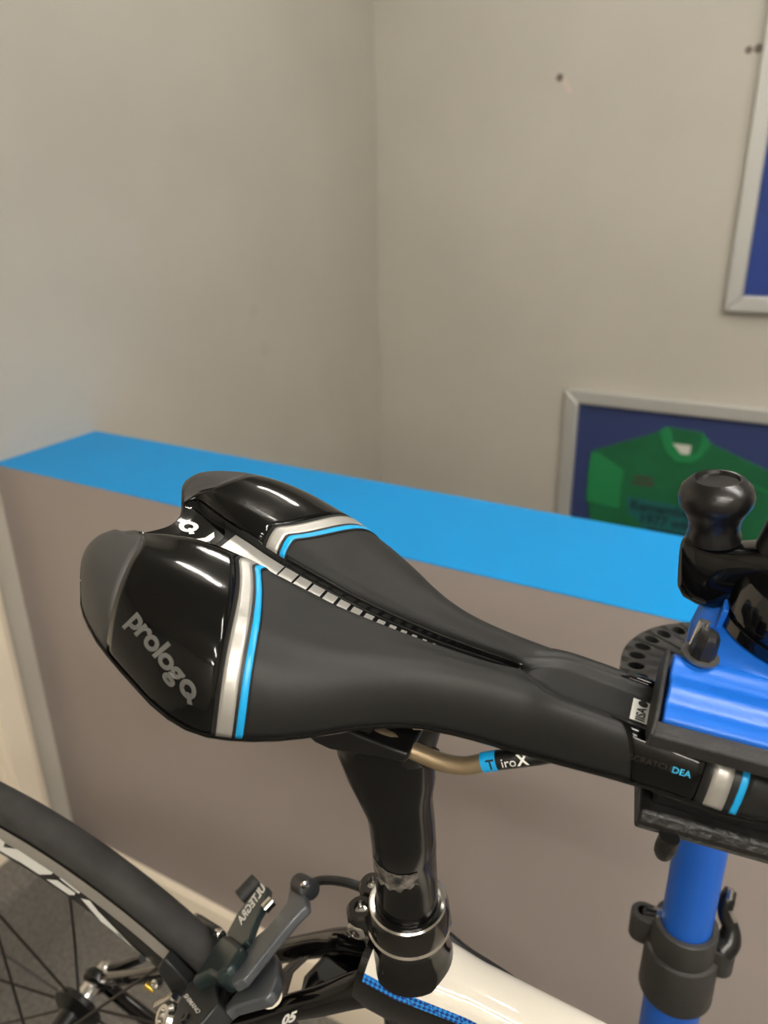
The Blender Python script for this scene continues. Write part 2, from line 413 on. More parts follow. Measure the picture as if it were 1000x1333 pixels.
def put(half, x, tail=0.):
    idx = []
    n = len(half)
    seq = [(y, z) for y, z in half]+[(-y, z) for y, z in half[::-1]][1:-1]
    for y, z in seq:
        xx = x
        if x < 45: xx = x+tail_shift(y)*(1-max(x, 0)/45)**1.5
        V.append(Vector((xx, y, z))*.001); idx.append(len(V)-1)
    return idx
for x in stations: rows.append(put(ring_at(x), x))
# rounded rear wall of the tail
h0 = ring_at(0)
pre = []
for (dx, dz) in ((1.2, 14), (.2, 11), (-.9, 7), (-1.3, 4), (-1.0, 1.6)):
    hh = []
    for i, (y, z) in enumerate(h0):
        k = min(abs(y)/30., 1.)*.75+.25
        zz = z if i >= NS else max(z-dz*k, min(z, h0[NS-1][1]))
        hh.append((y, zz))
    idx = []
    seq = hh+[(-y, z) for y, z in hh[::-1]][1:-1]
    for y, z in seq:
        V.append(Vector((dx+tail_shift(y), y, z))*.001); idx.append(len(V)-1)
    pre.append(idx)
rows = pre+rows
nn = len(rows[0])
for a, b in zip(rows, rows[1:]):
    for k in range(nn): Fc.append((a[k], a[(k+1) % nn], b[(k+1) % nn], b[k]))
Fc.append(tuple(rows[0][::-1])); Fc.append(tuple(rows[-1]))
saddle = obj('saddle', V, Fc, M_matte, bike, sharp=60)
tag(saddle, 'black sculpted saddle with glossy wings and blue and silver stripes')
def patch(name, s0, s1, xa, xb, m, side, off=.25, ns=None, nx=6, label=None):
    """skin lying on the saddle between index s0..s1 and real-x limits xa(f), xb(f), f = 0..1 across"""
    ns = ns or max(2, int((s1-s0)*1.6)); V = []; Fc = []
    for i in range(ns+1):
        f = i/ns; s = s0+(s1-s0)*f
        A, B = xstation(xa(f), s), xstation(xb(f), s)
        for k in range(nx+1): V.append(Sn(A+(B-A)*k/nx, s, side, off))
    for i in range(ns+1):                       # skirt that seats the skin on the saddle
        pass
    for i in range(ns):
        for k in range(nx): Fc.append((i*(nx+1)+k, i*(nx+1)+k+1, (i+1)*(nx+1)+k+1, (i+1)*(nx+1)+k))
    o = obj(name, V, Fc, m, saddle, sharp=0)
    md = o.modifiers.new('thick', 'SOLIDIFY'); md.thickness = .0004; md.offset = 0
    if label: o['label'] = label
    return o
SR = NF+NW                    # index of the ridge beside the channel
SE = NS-1                     # index of the lower edge
def to_px(p):
    r = RW.transposed() @ (BM @ p-Vector((0, 0, CAMH))); return CX+F*r.x/r.z, CY+F*r.y/r.z
_grid = [(x*1., k, to_px(S(x*1., k, -1)*.001)) for x in list(range(0, 110, 3))+list(range(205, 279, 3)) for k in range(NF, NS)]
def pix2s(px, py):
    """nearest place (station, section index) of the saddle's near half for a pixel"""
    g = min(_grid, key=lambda q: (q[2][0]-px)**2+(q[2][1]-py)**2); x, k = g[0], float(g[1]); st = 1.5; sk = .5
    def e(x, k):
        u, v = to_px(S(min(max(x, 0), 279), k, -1)*.001); return (u-px)**2+(v-py)**2
    b = e(x, k)
    for _ in range(14):
        moved = False
        for dx, dk in ((st, 0), (-st, 0), (0, sk), (0, -sk)):
            kk = min(max(k+dk, NF), NS-1); xx = max(x+dx, 0); v = e(xx, kk)
            if v < b: b, x, k, moved = v, xx, kk, True
        if not moved: st *= .5; sk *= .5
    return x, k
def arc_table(x):
    P = section(x); L = [0.]
    for a, b in zip(P, P[1:]): L.append(L[-1]+math.hypot(b[0]-a[0], b[1]-a[1]))
    return L
def arc_at(x, s):
    L = arc_table(x); i = min(int(s), NS-2); return L[i]+(L[i+1]-L[i])*(s-i)
def edge_curve(pts, s0, s1):
    """real-x limit along the section, following a line seen on the near wing"""
    T = []
    for px, py in pts:
        x, k = pix2s(px, py); T.append((arc_at(65., k), S(x, k, -1).x))
    T.sort(); co = np.polyfit([t[0] for t in T], [t[1] for t in T], 2); lo, hi = T[0][0]-4, T[-1][0]+14
    def fn(f):
        k = arc_at(65., s0+(s1-s0)*f); kk = min(max(k, lo), hi)
        return float(np.polyval(co, kk))
    return fn
def fcurve(a, b, p=1.): return lambda f: a+(b-a)*f**p
S0 = NF+1.2
E_pad = edge_curve([(181, 693), (170, 728), (157, 768), (143, 812)], S0, SE)
E_s0 = edge_curve([(312, 739), (304, 802), (294, 870), (282, 948)], S0, SE)
E_l0 = lambda f: E_s0(f)-1.8
E_s1 = lambda f: E_s0(f)+5.7
E_b0 = lambda f: E_s0(f)+6.9
E_b1 = lambda f: E_s0(f)+9.4
for sd in (-1, 1):
    patch('tail_pad', S0, SE, lambda f: S(.4, S0+(SE-S0)*f, 1).x, E_pad, M_tail, sd, .12, nx=10, label='grey rubber tail pad')
    patch('gloss_panel', S0, SE, E_pad, E_l0, M_gloss, sd, .22, nx=16, label='glossy black wing panel')
    patch('black_line', S0, SE, E_l0, lambda f: E_b1(f)+.8, M_line, sd, .30, nx=5)
    patch('silver_stripe', S0, SE, E_s0, E_s1, M_silver, sd, .46, nx=4, label='silver stripe')
    patch('blue_stripe', S0, SE, E_b0, E_b1, M_sblue, sd, .46, nx=3, label='bright blue stripe')
    patch('nose_panel', SR+1, SE, fcurve(213, 226), fcurve(246, 247), M_gloss, sd, .25, nx=10, label='glossy black nose panel')
    patch('nose_line', SR+1, SE, fcurve(246, 247), fcurve(262.5, 262), M_line, sd, .32, nx=5)
    patch('nose_silver_stripe', SR+1, SE, fcurve(248.5, 250), fcurve(255, 256.3), M_silver, sd, .48, nx=3)
    patch('nose_blue_stripe', SR+1, SE, fcurve(258, 258.6), fcurve(260.4, 260.8), M_sblue, sd, .48, nx=3)
# channel floor: logo plate, silver tongue, squares
def zfloor(x, y):
    P = section(xstation(x, 0)); ay = abs(y)
    for (a, za), (b, zb2) in zip(P, P[1:]):
        if ay <= b: return za+(zb2-za)*((ay-a)/(b-a) if b > a else 0)
    return P[-1][1]
def floor_patch(name, pts, m, off=.25, label=None, sub=True):
    """pts outline in (x, y) mm on the channel floor: strips left/right"""
    V = []; Fc = []
    n = len(pts)//2
    for i in range(n):
        (xa, ya), (xb, yb) = pts[i], pts[-1-i]
        for k in range(7):
            x = xa+(xb-xa)*k/6; y = ya+(yb-ya)*k/6
            V.append(mm(x, y, zfloor(x, y)+off))
    for i in range(n-1):
        for k in range(6): Fc.append((i*7+k, i*7+k+1, (i+1)*7+k+1, (i+1)*7+k))
    o = obj(name, V, Fc, m, saddle, sharp=0)
    if label: o['label'] = label
    return o
def gw(x): return sinterp(x, T_g)
plate_top = [(tail_shift(gw(2)*(1-2*k/8)*1.05)+.6, 0) for k in range(9)]
# logo plate as a fan of strips along x
V = []; Fc = []; NXP = 14
for i in range(17):
    f = -1+2*i/16; 
    xe = 40-7*abs(f)**3
    x0 = None
    for k in range(NXP+1):
        t = k/NXP
        xs_ = t*xe
        y = f*(gw(xs_)+.5)
        x = xs_+tail_shift(y)*max(0, 1-xs_/45)**1.5 if xs_ < 45 else xs_
        P = section(xs_); ay = abs(y); z = P[0][1]
        for (a, za), (b, zb2) in zip(P, P[1:]):
            if ay <= b: z = za+(zb2-za)*((ay-a)/(b-a)); break
        V.append(mm(x, y, z+.25))
for i in range(16):
    for k in range(NXP): Fc.append((i*(NXP+1)+k, i*(NXP+1)+k+1, (i+1)*(NXP+1)+k+1, (i+1)*(NXP+1)+k))
obj('logo_plate', V, Fc, M_gloss, saddle, sharp=0)['label'] = 'glossy black tail plate with round logo'
def strip(x0, x1, ins, m, name, off, n=8, nose=False):
    L = []; Rr = []
    for k in range(n+1):
        x = x0+(x1-x0)*k/n; wv = max(gw(x)-ins, .15)
        L.append((x, wv)); Rr.append((x, -wv))
    return floor_patch(name, L+Rr[::-1], m, off)
for sd in (-1, 1):
    patch('channel_lining', 0, NF+2, fcurve(64, 69), fcurve(178.5, 177.5), mat('channel_black', (14, 14, 14), .24, spec=.5), sd, .14, ns=10, nx=50)
strip(43.5, 70, .6, M_silver, 'silver_tongue', .5, 10)['label'] = 'silver tongue behind the logo'
xq = 70.8
for k in range(15):
    ln = max(6.3-.42*k, .6)
    hw = max(gw(xq)-.6-.16*k, .9)
    floor_patch('silver_square', [(xq, hw), (xq+ln, hw), (xq+ln, -hw), (xq, -hw)], M_silver, .5)
    xq += ln+1.0+.16*k
# logo ring with tail
def annulus(name, cx_, cy_, ro, ri, m, off, tail=True, fn=None, parent=saddle):
    V = []; Fc = []; n = 28
    for k in range(n):
        a = 2*math.pi*k/n; V += [(cx_+ro*math.cos(a), cy_+ro*math.sin(a)), (cx_+ri*math.cos(a), cy_+ri*math.sin(a))]
    for k in range(n): q = (k+1) % n; Fc.append((2*k, 2*q, 2*q+1, 2*k+1))
    if tail:
        b = len(V); V += [(cx_+ri*.2, cy_-ri*.45), (cx_+ri*.75, cy_-ri*.0-ri*.1), (cx_+ro*1.28, cy_-ro*.75), (cx_+ro*.85, cy_-ro*1.12)]; Fc.append((b, b+1, b+2, b+3))
    return obj(name, [fn(x, y) for x, y in V], Fc, m, parent, smooth=False)
def logo_fn(x, y): 
    xs_ = x; return mm(x, y, zfloor(x, y)+.5)
annulus('round_logo', 24.0, 1.6, 4.2, 2.0, M_wprint, .5, True, logo_fn)
o = obj('plate_swoosh', [mm(x, y, zfloor(x, y)+.45) for x, y in ((26.5, -6.6), (31.5, -5.2), (34.6, -1.4), (35.0, 4.6), (37.4, 1.5), (37.6, -2.4), (35.4, -5.8), (31, -7.6))], [(0, 1, 6, 7), (1, 2, 5, 6), (2, 3, 4, 5)], M_wprint, saddle, smooth=False)  # white swoosh shape at the front of the plate
# raised lettering on the near wing
def surf_line(pa, pb):
    """lettering frame on the near half: baseline from pixel pa to pixel pb"""
    xA, sA = pix2s(*pa); xB, sB = pix2s(*pb); LA, LB = arc_at(xA, sA), arc_at(xB, sB)
    du = Vector((xB-xA, LB-LA)); tl = du.length; du.normalize(); dv = Vector((du.y, -du.x))
    def fn(u, v, h):
        x = min(max(xA+du.x*u+dv.x*v, .5), 278); l = LA+du.y*u+dv.y*v
        L = arc_table(x); s = NS-1
        for i in range(len(L)-1):
            if l <= L[i+1]: s = i+(l-L[i])/(L[i+1]-L[i]); break
        return Sn(x, s, -1, .25+h)
    return fn, tl
wing_fn, tl = surf_line((166, 808), (250, 914))
Vt, Ft = text_geo('prolog', 9.6, shear=.12, bold=.26, extrude=.0, sp=.93)
wmax = max(v.x for v in Vt); k_ = tl/(wmax+6.0)
o = obj('raised_lettering', [wing_fn(v.x*k_, v.y*k_, .5) for v in Vt], Ft, M_grey_letter, saddle, smooth=False); o.modifiers.new('t', 'SOLIDIFY').thickness = .0006
o = annulus('raised_logo', wmax*k_+2.9*k_, 2.4*k_, 2.9*k_, 1.45*k_, M_grey_letter, .4, True, lambda x, y: wing_fn(x, y, .5))
o.modifiers.new('t', 'SOLIDIFY').thickness = .0006
def line_text(s_, pa, pb, m, size, **kw):
    fn, tl_ = surf_line(pa, pb); V_, F_ = text_geo(s_, size, **kw); k = tl_/max(v.x for v in V_)
    return obj('nose_print', [fn(v.x*k, v.y*k, .25) for v in V_], F_, m, saddle, smooth=False)
line_text('SCRATCH', (819, 987), (873, 1003), M_dim, 4)
line_text('DEA', (874, 1004), (899, 1012), M_cyanp, 4, bold=.06)
# white sticker in the channel near the nose
def sticker_pt(x, y): return mm(x, y, zfloor(x, y)+.45)
V = []; Fc = []
for i in range(9):
    for k in range(7): V.append(sticker_pt(219.5+i*1.9, -7.0+k*2.0-.0))
for i in range(8):
    for k in range(6): Fc.append((i*7+k, i*7+k+1, (i+1)*7+k+1, (i+1)*7+k))
obj('sticker', V, Fc, M_wprint, saddle, sharp=0)['label'] = 'white paper sticker'
text('sticker_print', 'IISA', lambda u, v, h: sticker_pt(224.6-v, -6.6+u)+Vector((0, 0, .0002)), M_bprint, saddle, 4.6, bold=.12)
revolve('sticker_dot', sticker_pt(223.2, 3.1)+Vector((0, 0, .0002)), (0, 0, 1), [(.0018, 0), (0, .0001)], M_bprint, saddle, 14)
# lower shell edge
for sd in (-1, 1):
    pts = [Vector((S(x, SE, sd).x, S(x, SE, sd).y, S(x, SE, sd).z-.8))*.001 for x in [0, 3, 7, 12, 18]+list(range(25, 281, 8))]
    tube('shell_edge', pts, .0011, M_gloss, saddle, 8)
# rails
rp = [(470, 950), (500, 960), (540, 978), (575, 992), (605, 997), (632, 992), (660, 988), (700, 983), (740, 978)]
R0 = [bpix(a, b, y_)*1000 for (a, b), y_ in zip(rp, (-22, -22, -22, -22, -21.5, -20.5, -19, -16, -13))]
full = [Vector((60, -20, -26)), Vector((85, -21.5, -40)), Vector((105, -22, -47))]+R0+[Vector((222, -10, -24)), Vector((245, -8, -20))]
for sd in (1, -1):
    pts = [Vector((p.x, p.y*sd, p.z))*.001 for p in full]
    tube('rail', pts, .0036, M_bronze, saddle, 16, smoothn=5)
sm = cat_mull([p*.001 for p in full], 10)
def sub(px0, px1):
    out = []
    for p in sm:
        w_ = BM @ p; r = RW.transposed() @ (w_-Vector((0, 0, CAMH))); u = CX+F*r.x/r.z
        if px0 <= u <= px1: out.append(p)
    return out
tube('rail_sleeve', sub(645, 2000), .00385, M_blackm, saddle, 16)['label'] = 'black rail end'
tube('rail_band', sub(628, 648), .00395, M_sblue, saddle, 16)['label'] = 'blue band on the rail'
seg = sub(624, 690)
def rail_fn(u, v, h):
    # u along the rail, v around it
    L = 0.; u *= .001
    for a, b in zip(seg, seg[1:]):
        d = (b-a).length
        if L+d >= u or b is seg[-1]:
            p = a+(b-a)*((u-L)/d); t = (b-a).normalized(); break
        L += d
    tocam = (CAML-p); tocam = (tocam-tocam.dot(t)*t).normalized(); sdw = t.cross(tocam)
    if sdw.z < 0: sdw = -sdw
    a = (v-3.0)/3.95
    return p+(tocam*math.cos(a)+sdw*math.sin(a))*.00425
text('rail_print', 'T', lambda u, v, h: rail_fn(u+3.2, v, h), M_bprint, saddle, 5.0, bold=.12)
text('rail_print', 'iro', lambda u, v, h: rail_fn(u+8.6, v, h), M_wprint, saddle, 4.8)
text('rail_print', 'X', lambda u, v, h: rail_fn(u+14.6, v, h), M_wprint, saddle, 5.6, bold=.16)

# ---- seatpost
def pax(z): return 151.5-(z+150)*.21
def ell_loft(name, secs, m, parent, seg=36):
    """secs: (z, cx, rx, ry) in mm, stacked ellipses"""
    V = []; Fc = []
    for z, c, rx, ry, *cz_ in secs:
        for k in range(seg):
            a = 2*math.pi*k/seg; V.append(mm(c+rx*math.cos(a), ry*math.sin(a), z+(cz_[0]*math.cos(a) if cz_ else 0)))
    for i in range(len(secs)-1):
        for k in range(seg): Fc.append((i*seg+k, i*seg+(k+1) % seg, (i+1)*seg+(k+1) % seg, (i+1)*seg+k))
    Fc.append(tuple(range(seg))); Fc.append(tuple((len(secs)-1)*seg+k for k in range(seg)))
    return obj(name, V, Fc, m, parent)
post = ell_loft('seatpost', [(-240, pax(-240), 15, 15, 3)]+[(z, pax(z), 15, 15, 3) for z in (-210, -180, -150, -133)]+[(-132.5, pax(-133), 15.2, 15.2, 3), (-122, 145.5, 15.3, 15.2, 3), (-112, 143, 15.8, 15.2, 2), (-102, 138, 18.5, 15.4, 1), (-94, 134.5, 21, 15.8), (-84, 131.5, 23.5, 16), (-74, 129, 24, 16), (-62, 129.5, 20, 15)], M_post, bike)
# scuffed band worn into the post
V = []; Fc = []
n1, n2 = 24, 6
for i in range(n1+1):
    a = math.radians(-172+ 128*i/n1)
    for k in range(n2+1):
        wob = 1.2*math.sin(i*1.7)+.8*math.sin(i*.6+1)
        z = -134-(12.5-abs(i-n1*.4)*.28)*k/n2 + (wob if k == n2 else wob*.2)
        x = pax(z); V.append(mm(x+15.12*math.cos(a), 15.12*math.sin(a), z+3*math.cos(a)))
for i in range(n1):
    for k in range(n2): Fc.append((i*(n2+1)+k, i*(n2+1)+k+1, (i+1)*(n2+1)+k+1, (i+1)*(n2+1)+k))
obj('scuff', V, Fc, M_scuff, post)['label'] = 'worn grey scuff around the post'
# clamp cradle
cl = [(393, 948), (398, 958), (410, 968), (430, 977), (454, 981), (490, 986), (526, 994), (531, 990), (530, 982), (500, 971), (464, 957), (440, 944), (410, 936)]
extrude_poly('clamp_cradle', [bpix(a, b, -29) for a, b in cl], (0, .058, 0), M_blackm, post, bev=.0012)
cu = [(436, 940), (462, 950), (482, 959), (486, 953), (492, 944), (505, 938), (505, 925), (440, 925)]
extrude_poly('clamp_jaw', [bpix(a, b, -27) for a, b in cu], (0, .054, 0), M_blackm, post, bev=.001)
ell_loft('clamp_head', [(-70, 138, 14, 13), (-58, 139, 13.5, 13), (-48, 139.5, 12, 12), (-43, 139, 9, 9)], M_blackm, post)
revolve('clamp_bolt', mm(150, -4, -66), (.98, -.1, .2), [(0, -.002), (.0045, -.002), (.005, .001), (.0045, .004), (.0024, .0045), (0, .003)], mat('rusty_bolt', (70, 52, 40), .6, .5), post, 14)

# ---- frame
def cax(z): return pax(z)
axd = Vector((-.21, 0, 1)).normalized()
cpt = lambda z: mm(pax(z), 0, z)
frame = revolve('frame', cpt(-232), axd, [(.0172, -.42), (.0172, -.06), (.0185, .0), (.0185, .030), (.0180, .046), (.0150, .047), (.0150, .03)], M_carbon, bike, 40)
frame['label'] = 'glossy black frame with white top tube'
# seat collar
ccen = cpt(-177)
revolve('seat_collar', ccen, axd, [(.0152, -.007), (.0206, -.0075), (.0212, -.004), (.0205, .004), (.0192, .0075), (.0155, .008), (.0152, .006)], M_collar, frame, 48)
revolve('collar_rim', ccen+axd*-.0076, axd, [(.0180, -.0018), (.0206, -.0020), (.0215, .0002), (.0208, .0016), (.018, .0008)], M_chrome, frame, 48)['label'] = 'bright lower rim of the collar'
revolve('collar_rim', ccen+axd*.0072, axd, [(.0156, .0004), (.0186, .0010), (.0194, .0002), (.0188, -.0008), (.0156, -.0006)], M_chrome, frame, 48)
u_ = Vector((-1, 0, -.21)).normalized()
for yy, hz in ((-.0065, 0.), (.0085, .001)):
    base = ccen+u_*.0235-axd*.009+Vector((0, yy, 0))
    revolve('collar_ear', base, axd, [(0, -.009), (.006, -.009), (.0075, -.006), (.0075, .007), (.0062, .009), (.0036, .009), (.0034, .006), (0, .006)], M_collar, frame, 20)
    revolve('collar_bolt', base+axd*.0062, axd, [(.0033, 0), (.0033, .001), (.0018, .0012), (.0016, .0002), (0, .0002)], M_chrome, frame, 14)
revolve('collar_bolt', ccen+u_*.024-axd*.010+Vector((0, -.0125, -.001)), (0, -1, 0), [(.0055, -.003), (.0055, .001), (.004, .002), (.0028, .002), (.0026, 0), (0, 0)], M_chrome, frame, 16)
# top tube
def tt_ring(x, grow=0., hw=15., h=22.):
    zt = -203-(x-160)*.012; w_ = hw
    out = []
    for k in range(32):
        a = 2*math.pi*k/32; ca, sa = math.cos(a), math.sin(a)
        p = 2.9
        out.append((x, (w_+grow)*math.copysign(abs(ca)**(2/p), ca), zt-h+(h+grow)*math.copysign(abs(sa)**(2/p), sa)))
    return out
def tt_w(x): return 16.5+4.5*min(1, max(0, (200-x)/35.))
V = []; Fc = []
xsx = [142, 144]+[146+(420-146)*(k/60)**1.4 for k in range(61)]
for x in xsx:
    V += [mm(*p) for p in tt_ring(x, 0, tt_w(x), 24)]
for i in range(len(xsx)-1):
    for k in range(32): Fc.append((i*32+k, i*32+(k+1) % 32, (i+1)*32+(k+1) % 32, (i+1)*32+k))
Fc += [tuple(range(32)), tuple((len(xsx)-1)*32+k for k in range(32))]
tt = obj('top_tube', V, Fc, M_carbon, frame)
# white paint on its upper face, checker band along the near edge
def tt_strip(name, a0, a1, m, grow, x0=148, na=14, sd=1):
    V = []; Fc = []; xs_ = [x0+(420-x0)*(k/60)**1.4 for k in range(61)]
    for x in xs_:
        w_ = tt_w(x); h = 24; zt = -203-(x-160)*.012; p = 2.9
        # round the rear end like the photo's lug
        for k in range(na+1):
            a = math.radians(a0+(a1-a0)*k/na); ca, sa = math.cos(a), math.sin(a)
            V.append(mm(x, (w_+grow)*math.copysign(abs(ca)**(2/p), ca), zt-h+(h+grow)*math.copysign(abs(sa)**(2/p), sa)))
    for i in range(60):
        for k in range(na): Fc.append((i*(na+1)+k, i*(na+1)+k+1, (i+1)*(na+1)+k+1, (i+1)*(na+1)+k))
    return obj(name, V, Fc, m, frame, sharp=0)
tt_strip('top_tube_paint', 16, 150, M_fwhite, .3, 146)['label'] = 'white painted top of the tube'
def checker_mat():
    m = bpy.data.materials.new('blue_check_band'); m.use_nodes = True; nt = m.node_tree; b = nt.nodes['Principled BSDF']
    b.inputs['Roughness'].default_value = .15; b.inputs['Coat Weight'].default_value = .5
    tc = nt.nodes.new('ShaderNodeTexCoord'); mp = nt.nodes.new('ShaderNodeMapping'); mp.inputs['Rotation'].default_value = (0, math.radians(45), 0)
    ck = nt.nodes.new('ShaderNodeTexChecker'); ck.inputs['Scale'].default_value = 560
    ck.inputs['Color1'].default_value = (*lin((20, 60, 130)), 1); ck.inputs['Color2'].default_value = (*lin((40, 140, 225)), 1)
    nt.links.new(tc.outputs['Object'], mp.inputs['Vector']); nt.links.new(mp.outputs['Vector'], ck.inputs['Vector']); nt.links.new(ck.outputs['Color'], b.inputs['Base Color'])
    return m
tt_strip('check_band', 150, 165, checker_mat(), .35, 146, 6)['label'] = 'blue chequered band'
# lug that flows from seat tube into the top tube
revolve('seat_lug', cpt(-206), axd, [(.0182, .014), (.0190, .008), (.0202, .003), (.0216, -.001), (.0222, -.005)], M_carbon, frame, 40)
# seat stays and chain stays
HUB = Vector((-122, 0, -589))
for sd in (-1, 1):
    if sd < 0: P = [Vector((158, -4, -236)), Vector((144, -12, -240)), Vector((126, -20, -254)), Vector((103, -27, -275)), Vector((40, -38, -360)), Vector((-60, -55, -505)), Vector((-116, -66, -580))]
    else: P = [Vector((158, 4, -234)), Vector((143, 11, -240)), Vector((124, 17, -258)), Vector((102, 25, -290)), Vector((40, 36, -375)), Vector((-60, 52, -508)), Vector((-116, 64, -580))]
    tube('seat_stay', [p*.001 for p in P], [.012, .011, .009, .0078, .0072, .0066, .006], M_carbon, frame, 16, smoothn=5, sy=.8)
    tube('chain_stay', [mm(-116, 64*sd, -588), mm(0, 56*sd, -605), mm(150, 42*sd, -625), mm(262, 20*sd, -640)], [.006, .008, .0105, .013], M_carbon, frame, 14, smoothn=5)
    revolve('dropout', mm(-122, 63*sd, -586), (0, sd, 0), [(.004, -.004), (.013, -.004), (.015, 0), (.013, .004), (.004, .004)], M_blackm, frame, 20)
# wishbone web between the stays
extrude_poly('stay_bridge', [mm(150, -6, -246), mm(134, -14, -256), mm(116, -20, -268), mm(110, 0, -276), mm(116, 20, -274), mm(134, 13, -256), mm(150, 6, -246)], (-.004, 0, -.005), M_carbon, frame, bev=.0015)
extrude_poly('stay_bridge', [mm(106, -24, -276), mm(98, -26, -286), mm(92, 0, -292), mm(98, 26, -298), mm(106, 24, -288), mm(100, 0, -282)], (-.006, 0, -.008), M_carbon, frame, bev=.0015)
tf = lambda u, v, h: bpix(366+u*1.0, 1333-u*.38-v*.9+2, -35.5)
text('stay_print', '05', tf, M_wprint, frame, 18, shear=.3, bold=.9)
tube('bottom_bracket', [mm(282, -36, -640), mm(282, 36, -640)], .022, M_blackm, frame, 24)

# ---- rear wheel
HB = HUB*.001
def ring_profile(prof, seg=160):
    V = []; Fc = []; n = len(prof)
    for i in range(seg):
        a = 2*math.pi*i/seg
        for r, y in prof: V.append(HB+Vector((r*math.cos(a), y, r*math.sin(a)))*.001)
    for i in range(seg):
        j_ = (i+1) % seg
        for k in range(n): Fc.append((i*n+k, i*n+(k+1) % n, j_*n+(k+1) % n, j_*n+k))
    return V, Fc
V, Fc = ring_profile([(312, -10.3), (309, -10.5), (298, -9.9), (297.2, -10.2), (281, -9.4), (276, -7), (274.5, 0), (276, 7), (281, 9.4), (297.2, 10.2), (298, 9.9), (309, 10.5), (312, 10.3), (312, 7), (305, 5), (305, -5), (312, -7)])
wheel = obj('rear_wheel', V, Fc, M_rimblk, bike, sharp=25); wheel['label'] = 'rear wheel with black rim and white decals'
for sd in (-1, 1):
    V, Fc = ring_profile([(312.6, 10.5*sd), (309, 10.9*sd), (298.5, 10.3*sd), (298.6, 9.8*sd), (312, 10.0*sd)])
    obj('brake_track', V, Fc, M_track, wheel, sharp=25)
tp = []
for k in range(18):
    a = math.radians(-28+236*k/17) ; tp.append((320.5+11.2*math.sin(a), 11.2*math.cos(a)))
V, Fc = ring_profile(tp, 200); obj('tire', V, Fc, M_tire, wheel, sharp=0)
def rim_poly(name, pts, m, y=-10.6, zs=8.3333, ox=0, oy=1050):
    P = [bpix(ox+a/zs, oy+b/zs, y) for a, b in pts]
    V = []
    for p in P:
        d = (p-HB); r = math.hypot(d.x, d.z)*1000
        yy = -interp(r, [(274, 6.), (276, 7.), (281, 9.4), (297.5, 10.2), (313, 10.5)])-.5
        V.append(Vector((p.x, yy*.001, p.z)))
    bm = bmesh.new(); vs = [bm.verts.new(v) for v in V]; f_ = bm.faces.new(vs); bmesh.ops.triangulate(bm, faces=[f_])
    me = bpy.data.meshes.new(name); bm.to_mesh(me); bm.free(); me.materials.append(m)
    o = bpy.data.objects.new(name, me); C.objects.link(o); o.parent = wheel; return o
rim_poly('rim_decal', [(-120, 260), (0, 345), (55, 385), (35, 440), (190, 460), (575, 715), (560, 735), (420, 745), (215, 610), (320, 597), (110, 555), (0, 490), (-120, 400)], M_wprint)
rim_poly('rim_decal', [(495, 795), (620, 800), (820, 940), (800, 965), (740, 965)], M_wprint)
rim_poly('rim_decal', [(640, 775), (670, 775), (875, 930), (850, 945)], M_wprint)
rim_poly('rim_decal', [(105, 1170), (117, 1172), (128, 1187), (150, 1210), (172, 1234), (190, 1250), (197, 1253), (180, 1246), (160, 1228), (130, 1200)], M_wprint, zs=1, oy=0)
# small red print on the tyre wall
for a0, a1, m_ in ((243, 425, mat('tire_red_print', (120, 44, 36), .7)), (430, 480, mat('tire_tan_print', (120, 92, 64), .7)), (140, 175, MATS['tire_tan_print']), (20, 66, MATS['tire_tan_print'])):
    def tpnt(ax, up):
        # along the rim/tyre line of the photo
        y = 1050+(225+ax*.52)/8.3333; p = bpix(ax/8.3333, y, -10)
        d = p-HB; ang = math.atan2(d.z, d.x); r = 313.8+up; yy = -math.sqrt(max(11.2**2-(r-320.5)**2, 0))-.25
        return HB+mm(r*math.cos(ang), yy, r*math.sin(ang))
    obj('tire_print', [tpnt(a0, .6), tpnt((a0+a1)/2, .6), tpnt(a1, .6), tpnt(a1, 3.4), tpnt((a0+a1)/2, 3.4), tpnt(a0, 3.4)], [(0, 1, 4, 5), (1, 2, 3, 4)], m_, wheel)
def hubpt(r, a, y): return HB+mm(r*math.cos(a), y, r*math.sin(a))
NSP = 10
for k in range(NSP):
    a = math.radians(36*k+8)
    tube('spoke', [hubpt(20, a, 37), hubpt(150, a, 20), hubpt(276, a, 2)], .00115, M_spoke, wheel, 6)
    a2 = math.radians(36*k+26); c_ = math.radians(28 if k % 2 else -28)
    tube('spoke', [hubpt(22, a2+c_, -19), hubpt(276, a2, -2)], .00115, M_spoke, wheel, 6)
revolve('hub', HB, (0, 1, 0), [(.006, -.060), (.016, -.058), (.017, -.030), (.013, -.028), (.026, -.022), (.026, -.016), (.013, -.012), (.011, .0), (.012, .028), (.024, .034), (.024, .040), (.010, .042), (.009, .058), (.005, .060)], M_blackm, wheel, 32)
revolve('hub_sleeve', HB, (0, 1, 0), [(.0095, .0425), (.0099, .044), (.0099, .056), (.0095, .0575)], M_chrome, wheel, 24)
revolve('skewer_nut', HB+mm(0, 70, 0), (0, 1, 0), [(.009, -.005), (.010, -.003), (.009, .008), (.006, .012), (0, .012)], M_chrome, wheel, 18)
tube('skewer_lever', [HB+mm(0, 74, 0), HB+mm(16, 78, 16), HB+mm(36, 78, 44), HB+mm(44, 76, 56)], [.006, .005, .005, .004], M_blackm, wheel, 10, smoothn=4)

